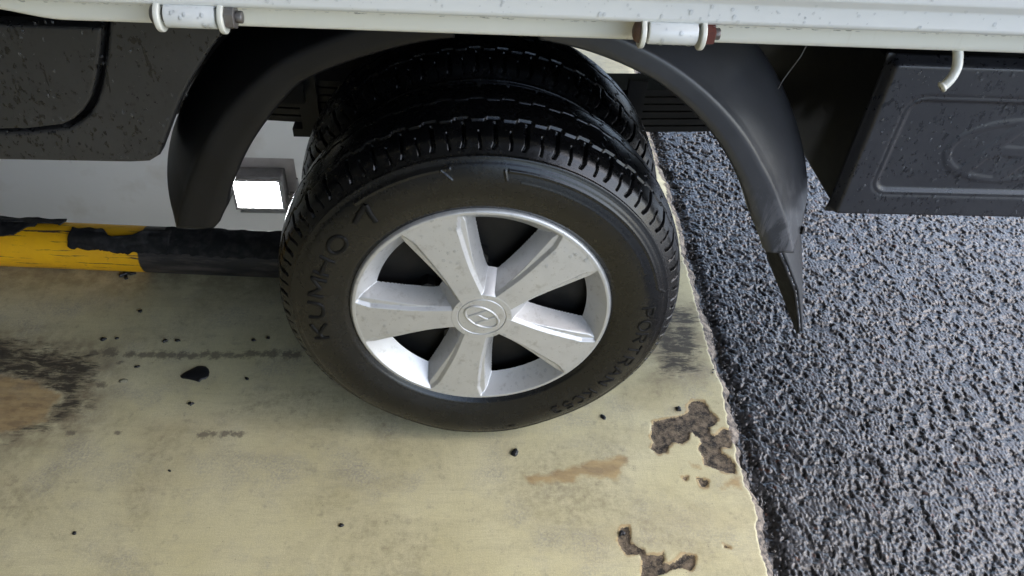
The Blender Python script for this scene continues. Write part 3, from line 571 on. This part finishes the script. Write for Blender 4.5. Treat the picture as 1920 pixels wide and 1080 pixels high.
ov, l, r_, br = emblem_paths(.0260, .0162); ea = R(-36); parts = []
rotp = lambda P: [(x*math.cos(ea)-z*math.sin(ea), -.0046, x*math.sin(ea)+z*math.cos(ea)) for x, z in P]
parts.append(tube_np(rotp(ov), .0020, 8, (1, .8), True))
for P, rd in ((l, .0026), (r_, .0026), (br, .0022)): parts.append(tube_np(rotp(curve_pts(P)), rd, 8, (1, .5)))
mesh_np('emblem', *merge(parts), M['silver'], trim)
pts, nr, rad = [], [], []
while len(pts) < 230:
    r = .18*math.sqrt(random.random())*.97+.004; a = random.random()*2*math.pi
    if r < .036 or vnoise(np.array(r*60*math.cos(a)), np.array(r*60*math.sin(a)), 8) < .45: continue
    ph = min(((a-R(s)+math.pi) % (2*math.pi)-math.pi for s in SPK), key=abs); h0 = float(Hf(np.array(r), np.array(ph)))
    if h0 < HB+.004: continue
    e = 3e-4; dr = (float(Hf(np.array(r+e), np.array(ph)))-h0)/e; dp = (float(Hf(np.array(r), np.array(ph+e/r)))-h0)/e
    n = np.array((-dr*math.cos(a)+dp*math.sin(a), -1, -dr*math.sin(a)-dp*math.cos(a)))
    pts.append((r*math.cos(a), -h0, r*math.sin(a))); nr.append(n); rad.append(.0009+.0018*random.random()**2)
drops('water_beads', pts, nr, rad, M['water'], trim)

# --- mudguards
def mudguard(a0, a1, ka, rin, rcr, rf, depth, label, endw=.05):
    n = 90; A_ = np.linspace(a0, a1, n); V = []; t_ = np.r_[np.linspace(0, .12, 6), np.linspace(.16, 1, 16)]
    for a in A_:
        ri, rc = np.interp(a, ka, rin) if ka[0] < ka[-1] else 0, np.interp(a, ka, rcr)
        q = abs(a-a1)/(22.0 if a1 < 90 else 9.0); tp = math.sqrt(max(0, 1-(1-min(q, 1))**2)); yf = endw+(depth-endw)*tp+.005*float(vnoise(np.array(a*1.7), np.array(0.), 33)-.5)+.003*float(vnoise(np.array(a*6.), np.array(0.), 34)-.5)
        tip = 0
        row = [(.016, ri-.001), (.004, ri-.001), (.0, ri+.002), (.0, ri+.35*(rc-ri)), (.0004, ri+.75*(rc-ri)), (.0006, rc-.0026), (.0016, rc-.0006), (.0036, rc+.0008)]
        for t in t_[1:]:
            y = .0045+t*(yf-.0045); s_ = min(1, (y-.0045)/depth); row.append((y+.0005, rc+.001+(rf-rc)*(1-(1-s_)**2.0)))
        row.append((yf+.001, row[-1][1]-.008))
        wv_ = smooth(14, 0, abs(a-a1)); sg = 1 if a1 > 90 else -1; m_ = len(row)-1
        for k, (y, r) in enumerate(row):
            cut = (max(0, 6.5-k)/6.5)**2*6.5 if k < 6.5 else ((k-6.5)/(m_-6.5))**1.4*6.0; ae = a-sg*wv_*cut*(1 if a1 > 90 else .6); V.append((r*math.cos(R(ae)), y, r*math.sin(R(ae))))
    o = mesh_np('mudguard', np.array(V), grid_faces(n, len(row)), M['guard'], truck); o.location = (0, 0, HZ); o['label'] = label
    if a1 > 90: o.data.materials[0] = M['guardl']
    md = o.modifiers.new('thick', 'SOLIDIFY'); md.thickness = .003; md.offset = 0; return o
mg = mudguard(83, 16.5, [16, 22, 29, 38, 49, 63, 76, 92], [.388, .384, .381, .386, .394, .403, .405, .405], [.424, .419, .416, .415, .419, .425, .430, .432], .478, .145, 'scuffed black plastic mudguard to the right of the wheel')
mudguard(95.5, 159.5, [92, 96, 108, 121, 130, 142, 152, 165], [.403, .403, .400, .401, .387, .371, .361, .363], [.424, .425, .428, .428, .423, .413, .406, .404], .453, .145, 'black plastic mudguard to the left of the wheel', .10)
b = MB(); b.cyl((.412, .036, .134), (.424, .028, .137), .006, n=6); b.cyl((.41, .037, .1335), (.416, .0335, .135), .009, n=16); b.build('bolt', M['dark'], mg)
# mud flap
FL = np.array([[[0.3847, 0.065, 0.3901], [0.3902, 0.03, 0.4013], [0.4395, 0.07, 0.3894]], [[0.414, 0.065, 0.3345], [0.4172, 0.03, 0.3595], [0.459, 0.07, 0.3313]], [[0.4534, 0.065, 0.2673], [0.4474, 0.03, 0.3101], [0.4792, 0.07, 0.2686]], [[0.4833, 0.065, 0.2173], [0.4684, 0.03, 0.2572], [0.4959, 0.07, 0.2161]], [[0.4999, 0.065, 0.1882], [0.4793, 0.03, 0.2271], [0.5058, 0.07, 0.1868]]])
tq = np.linspace(0, 4, 33); V = []
for q in tq:
    a = np.array([[np.interp(q, range(5), FL[:, k, c]) for c in range(3)] for k in range(3)])
    for k in range(9): V.append(a[0]+(a[1]-a[0])*k/8)
    V2 = V2+[a[1]+np.array((.002, .003, 0))+(a[2]-a[1])*k/8 for k in range(9)] if q > tq[0] else [a[1]+np.array((.002, .003, 0))+(a[2]-a[1])*k/8 for k in range(9)]
for nm, vv, mm in (('mud_flap', V, 'rubstrip'), ('mudguard_lip', V2, 'guard')):
    o = mesh_np(nm, np.array(vv), grid_faces(len(tq), 9), M[mm], truck); md = o.modifiers.new('thick', 'SOLIDIFY'); md.thickness = .003

# --- bed: gate, rail, hinges, hook
def extrude_x(name, prof_, xs, mat, parent, fz=None, closed=True):
    n = len(prof_); V = []
    for x in xs:
        for i, (y, z) in enumerate(prof_): V.append((x, y, z+(fz(x, i) if fz else 0)))
    o = mesh_np(name, np.array(V), grid_faces(len(xs), n, closed), mat, parent, smooth=False)
    md = o.modifiers.new('bevel', 'BEVEL'); md.width = .0018; md.segments = 2; md.limit_method = 'ANGLE'; md.angle_limit = R(20)
    for p in o.data.polygons: p.use_smooth = True
    o.data.set_sharp_from_angle(angle=R(40)); return o
xs = np.linspace(-2.2, 1.08, 67)
gate = extrude_x('side_gate', [(-.062, .742), (-.080, .7405), (-.084, .745), (-.084, .7625), (-.0905, .771), (-.0905, .93), (-.084, .94), (-.084, 1.0), (-.0905, 1.01), (-.0905, 1.08), (-.055, 1.085), (-.055, .75)], xs, M['gate'], truck)
xr = np.r_[np.linspace(-2.2, -.62, 12), np.linspace(-.6, -.38, 40), np.linspace(-.36, 1.08, 38)]
lift = lambda x, i: .0095*(1-smooth(-.475, -.40, x)) if i in (1, 2, 3, 4) else 0
extrude_x('bed_rail', [(-.050, .7475), (-.0535, .716), (-.052, .7115), (-.0475, .7095), (-.020, .7095), (-.020, .7475)], xr, M['rail'], truck, lift)
def hinge(x0, x1, rusty):
    h = empty('hinge'); h.parent = truck; zc, yc, rr = .7315, -.078, .0112
    L = x1-x0; b = MB(); b.cyl((x0+.008, yc, zc), (x1-.008, yc, zc), rr, n=40, bev=.0012); b.box((x0+.010, yc+.004, zc-.006), (x1-.010, -.0525, zc+.006)); b.build('barrel', M['gate'], h, smooth=True)
    for xa in (x0, x1-.0055): b = MB(); b.cyl((xa, yc+.001, zc-.001), (xa+.005, yc+.001, zc-.001), .0148, n=40, bev=.0012); b.box((xa+.0007, yc+.008, zc-.010), (xa+.0045, -.0528, zc+.008)); b.build('hinge_lug', M['rail'], h, smooth=True)
    b = MB(); b.sph((x0, yc, zc), .0105, (.62, 1, 1), 20, 12); b.build('bolt_head', M['bolt'] if not rusty else M['rustsoft'], h, smooth=True)
    b = MB(); b.cyl((x1, yc, zc), (x1+.0085, yc, zc), .0112, n=6, bev=.001); b.build('nut', M['rust'] if rusty else M['bolt'], h)
    b = MB(); b.cyl((x1+.0085, yc, zc), (x1+.0145, yc, zc), .0055, n=16, bev=.001); b.build('bolt_end', M['bolt'], h, smooth=True)
    return h
M['rustsoft'] = wear('rust_stained_bolt', (.13, .075, .05), (.06, .03, .02), .5, 70)
hinge(-.3035, -.2425, False)['label'] = 'left hinge with clean grey bolt'; hinge(.1350, .1970, True)['label'] = 'right hinge with rusty bolt and red brown nut'
hk = np.array([(.4680, -.040, .722), (.4690, -.044, .712), (.4708, -.049, .704), (.4710, -.055, .695), (.4670, -.060, .6865), (.4615, -.063, .680), (.4570, -.064, .6768)])
t = np.linspace(0, 6, 40); hk = np.stack([np.interp(t, range(7), hk[:, k]) for k in range(3)], -1)
for _ in range(6): hk[1:-1] = (hk[:-2]+2*hk[1:-1]+hk[2:])/4
v1 = tube_np(hk, np.r_[np.full(36, .0050), .0060, .0062, .0055, .0015], 12); mesh_np('rope_hook', *v1, M['rail'], truck)
b = MB(); b.box((-2.2, -.05, .75), (1.08, 1.55, .775)); b.build('bed_floor', M['dark'], truck)
for k in range(9): x = -2.0+.36*k; b = MB(); b.box((x, -.015, .715), (x+.05, 1.5, .7495)); b.build('cross_member', M['dark'], truck)
b = MB(); b.box((-2.2, 1.53, .71), (1.08, 1.56, 1.08)); b.build('side_gate', M['gate'], truck)
for yy in (.42, 1.02): b = MB(); b.box((-2.2, yy, .50), (1.05, yy+.06, .7145)); b.build('chassis_rail', M['dark'], truck)
b = MB(); b.cyl((0, .32, HZ), (0, 1.2, HZ), .042, n=24); b.sph((0, .75, HZ), .11); b.build('rear_axle', M['dark'], truck)
# water on gate
pts, nr, rad = [], [], []
for _ in range(280):
    x = random.uniform(-.5, .75); z = random.choice((random.uniform(.7455, .762), random.uniform(.745, .80))); y = -.084 if z < .7625 else -.084-.0065*min(1, (z-.7625)/.0085)
    pts.append((x, y, z)); nr.append((0, -1, .2)); rad.append(.0006+.0016*random.random()**2.2)
for _ in range(170):
    x = random.uniform(-.5, .75); pts.append((x, random.uniform(-.081, -.0835), .7412)); nr.append((0, -.45, -1)); rad.append(.0008+.0018*random.random()**2)
for hx in (-.273, .166):
    for _ in range(9):
        a = random.uniform(-1.2, .8); pts.append((hx+random.uniform(-.018, .018), -.078-.0112*math.cos(a), .7315+.0112*math.sin(a))); nr.append((0, -math.cos(a), math.sin(a))); rad.append(.0007+.0018*random.random())
drops('water_beads', pts, nr, rad, M['water'], gate)

# --- leaf spring
sp = empty('leaf_spring'); sp.parent = truck
for k in range(6):
    L = .62-.0*k; zc = .338+.0138*k; n = 24; V = []
    xs_ = np.linspace(-L+.05*(k == 0)+.0, L, n)
    for x in xs_:
        zz = zc+.035*(x/.62)**2*.6
        V += [(x, .40, zz), (x, .46, zz), (x, .46, zz+.0105), (x, .40, zz+.0105)]
    mesh_np('leaf', np.array(V), grid_faces(n, 4, True), M['spring'], sp, smooth=False)
b = MB(); b.box((-.318, .388, .322), (.22, .47, .3375)); b.build('spring_plate', M['spring'], sp)
for xa in (-.30, .24): b = MB(); b.box((xa, .385, .332), (xa+.03, .397, .445)); b.build('spring_clip', M['spring'], sp)
b = MB(); b.box((-.33, .36, .40), (-.285, .372, .60)); b.build('shock_bracket', M['dark'], truck)
b = MB(); b.box((-.34, .405, .44), (.06, .455, .60)); b.build('spring_shade_block', M['dark'], truck)  # made-up dark block above the spring, standing in for shade there

# --- black side panel in front of the wheel
b = MB()
b.prism([(-1.5, .4925), (-.425, .5000), (-.402, .5020), (-.388, .5110), (-.372, .5400), (-.347, .5840), (-.328, .6120), (-.300, .6480), (-.270, .6800), (-.258, .7050), (-.386, .7050),
         (-.398, .6760), (-.4115, .6390), (-.4285, .6000), (-.4400, .5800), (-.4530, .5640), (-.4680, .5525), (-.4830, .5450), (-.5240, .5385), (-.5600, .5365), (-1.5, .5300)], .030, .055)
pan = b.build('side_panel', M['plastic'], truck, bevel=.004, seg=3)
b = MB(); b.prism([(-1.5, .6680), (-1.5, .5360), (-.560, .5425), (-.5250, .5445), (-.4855, .5510), (-.4720, .5580), (-.4580, .5690), (-.4455, .5840), (-.4345, .6030), (-.4180, .6410), (-.4080, .6680)], .0275, .052)
b.build('panel_lid', M['plastic'], pan, bevel=.003, seg=3)
b = MB(); b.box((-1.5, .056, .50), (-.40, .30, .66)); b.build('tank', M['dark'], truck, bevel=.01)
b = MB(); b.box((-.398, .16, .56), (-.22, .41, .71)); b.build('arch_shade_block', M['dark'], truck, bevel=.01)  # added dark box, covers the bright far floor so this gap looks shaded
pts, nr, rad = [], [], []
for _ in range(200):
    x, z = random.uniform(-.62, -.33), random.uniform(.497, .69)
    if x > -.40 and z < .70*(x+.40)/.10*.16+.52: continue
    pts.append((x, .0296 if not (x < -.42 and z > .55) else .0271, z)); nr.append((0, -1, 0)); rad.append(.0006+.0014*random.random()**2)
drops('water_beads', pts, nr, rad, M['water'], pan)

# --- storage box behind the wheel
bx = empty('storage_box'); bx.parent = truck
b = MB(); b.box((.466, .052, .439), (.965, .50, .652)); b.build('box_body', M['dark'], bx, bevel=.006)
x0, x1, z0, z1 = .4585, .975, .4325, .658; nx, nz = 290, 118; X, Z = np.meshgrid(np.linspace(x0, x1, nx), np.linspace(z0, z1, nz))
def rbox(X, Z, cx, cz, hx, hz, r): qx, qz = np.abs(X-cx)-hx+r, np.abs(Z-cz)-hz+r; return np.hypot(np.maximum(qx, 0), np.maximum(qz, 0))+np.minimum(np.maximum(qx, qz), 0)-r
outer = rbox(X, Z, (x0+x1)/2, (z0+z1)/2, (x1-x0)/2, (z1-z0)/2, .012); inner = rbox(X, Z, .7165, .5425, .2130, .0640, .016)
def pdist(P, closed=False):
    P = np.array(P); d = np.full(X.shape, 9.0)
    for i in range(len(P)-(0 if closed else 1)):
        a, c = P[i], P[(i+1) % len(P)]; e = c-a; t = np.clip(((X-a[0])*e[0]+(Z-a[1])*e[1])/(e@e), 0, 1); d = np.minimum(d, np.hypot(X-a[0]-e[0]*t, Z-a[1]-e[1]*t))
    return d
ov, l, r_, br = emblem_paths(.082, .042); sh = lambda P: [(x+.660, z+.5385) for x, z in P]
dd = np.minimum(pdist(sh(ov), True), np.minimum(pdist(sh(l))-.004, np.minimum(pdist(sh(r_))-.004, pdist(sh(br))-.003)))
Yh = .040+.016*smooth(-.011, 0, outer)**2+.0042*smooth(.0035, -.0035, inner)-.0010*smooth(.0062, .0022, dd)+.0012*np.exp(-((inner-.006)/.002)**2)
o = mesh_np('box_cover', np.stack([X, Yh, Z], -1).reshape(-1, 3), grid_faces(nz, nx), M['boxp'], bx); md = o.modifiers.new('thick', 'SOLIDIFY'); md.thickness = .003; md.offset = -1
pts, nr, rad = [], [], []
for _ in range(620):
    i, j = random.randrange(6, nz-6), random.randrange(6, nx-90)
    if vnoise(np.array(X[i, j]*40), np.array(Z[i, j]*40), 2) < .38*random.random()*2: continue
    pts.append((X[i, j]+random.uniform(-.001, .001), Yh[i, j]-.0002, Z[i, j]+random.uniform(-.001, .001))); nr.append((0, -1, 0)); rad.append(.0007+.0016*random.random()**2)
drops('water_beads', pts, nr, rad, M['water'], o)
wv = tube_np([(.385, .10, .665), (.378, .10, .63), (.366, .10, .600), (.362, .10, .585)], .0009, 6); mesh_np('wire', *wv, M['bolt'], truck)

# ---------------------------------------------------------------- loose bits on the floor
SCRAP = [(-0.0249, 0.0012), (-0.0196, 0.0076), (-0.0073, 0.0141), (0.0008, 0.019), (0.0129, 0.0175), (0.0216, 0.0064), (0.0216, -0.0078), (0.0179, -0.0115), (0.0101, -0.0126), (0.0087, -0.0188), (0.0012, -0.0142), (-0.0131, -0.0081), (-0.0227, -0.0051)]
def crumb(x, y, w_, h_, rot, label, sd_):
    n = 22; V = [(0, 0, .0032 if w_ > .02 else .35*min(w_, h_)+.0012)]; F = []; rot = R(rot)
    for ring, (q, z) in enumerate(((.55, .95), (.85, .75), (1, .25), (.98, 0))):
        for k in range(n):
            a = 2*math.pi*k/n; rr = q*(.5+.95*float(vnoise(np.array(math.cos(a)*1.6+sd_), np.array(math.sin(a)*1.6+sd_*.7), sd_)))
            px, py = .5*w_*rr*math.cos(a)*1.1, .5*h_*rr*math.sin(a)*1.1
            if w_ > .03:
                f_ = k/n*len(SCRAP); i0 = int(f_); g_ = f_-i0; c0, c1 = SCRAP[i0], SCRAP[(i0+1) % len(SCRAP)]; px, py = [(c0[c]*(1-g_)+c1[c]*g_)*q*(.96+.08*rr/q) for c in (0, 1)]
            V.append((px*math.cos(rot)-py*math.sin(rot), px*math.sin(rot)+py*math.cos(rot), V[0][2]*z))
    for k in range(n): F.append((0, 1+k, 1+(k+1) % n, 1+(k+1) % n))
    me = bpy.data.meshes.new('rubber_crumb'); fs = [(0, 1+k, 1+(k+1) % n) for k in range(n)]
    for rg in range(3):
        for k in range(n): a = 1+rg*n; fs.append((a+k, a+n+k, a+n+(k+1) % n, a+(k+1) % n))
    me.from_pydata(V, [], fs); me.polygons.foreach_set('use_smooth', [True]*len(fs)); o = obj('rubber_crumb', me, M['debris']); o.location = (x, y, .0002)
    tag(o, label, 'debris', 'black crumbs on the painted floor')
CL = ['largest black rubber scrap lying on the floor left of the tyre', 'round black crumb just below the largest scrap', 'black crumb on the floor straight below the tyre', 'thin black sliver below the right side of the tyre', 'slanted black flake above the big flaked patch',
      'black crumb leftmost in the row above the dotted tyre print', 'tiny black crumb second in the row above the tyre print', 'black crumb highest on the floor, below the bar\'s colour change', 'black crumb above the tyre print, left of a close pair', 'black crumb above the tyre print, right of a close pair', 'black crumb above the tyre print, near the tyre', 'small black crumb closest to the tyre\'s left edge', 'small black crumb between the largest scrap and the tyre', 'small flat crumb below the tyre print, left of the largest scrap', 'black lump on the lower brown flaked patch', 'tiny crumb near the bottom edge, below the tyre\'s left half', 'tiny crumb alone on the lower left floor', 'tiny crumb nearest the bottom left corner']
for i, d in enumerate(DEBRIS): crumb(*d, CL[i], i+1)
b = MB(); b.cyl((-.012, 0, .004), (.010, .003, .005), .0035, n=10, bev=.001); b.box((-.004, -.012, .0005), (.002, .012, .004)); b.box((.006, -.006, .003), (.018, -.001, .007)); b.cyl((.004, -.004, .006), (.016, .012, .003), .0018, n=8)
o = b.build('cable_clip', M['debris'], bevel=.0006); o.location = (CLIP[0], CLIP[1], 0); o.rotation_euler.z = R(25); tag(o, 'small broken black clip on the floor against the yellow bar', 'clip')
o = drops('water_drop', [(DROP[0], DROP[1], .0003)], [(0, 0, 1)], [.0055], M['water'], None, .5); del o['kind']; tag(o, 'single clear water drop on the floor left of the largest scrap', 'water drop')

V0 = np.array([(1, 0, 0), (-1, 0, 0), (0, 1, 0), (0, -1, 0), (0, 0, 1), (0, 0, -1.)]); T0 = np.array([(0, 2, 4), (2, 1, 4), (1, 3, 4), (3, 0, 4), (2, 0, 5), (1, 2, 5), (3, 1, 5), (0, 3, 5)])
parts = []
for k in range(420):
    y = random.uniform(-.27, 1.1); x = float(edge_x(y))+random.gauss(.016, .009); r = .0011+.0022*random.random()**2.2; z = .0005 if x < float(edge_x(y))-.004 else -.0105
    q = Matrix.Rotation(random.random()*6, 3, Vector((random.random(), random.random(), random.random()+.1)).normalized())
    parts.append((np.array([(x, y, z)])+(V0*(1+.5*rng.random((6, 1)))*r*np.array((1, .8, .7))) @ np.array(q).T, T0))
tag(mesh_np('loose_grit', *merge(parts), M['grit'], smooth=False), 'loose grey grit gathered along the joint of floor and asphalt', 'grit', kind='stuff')
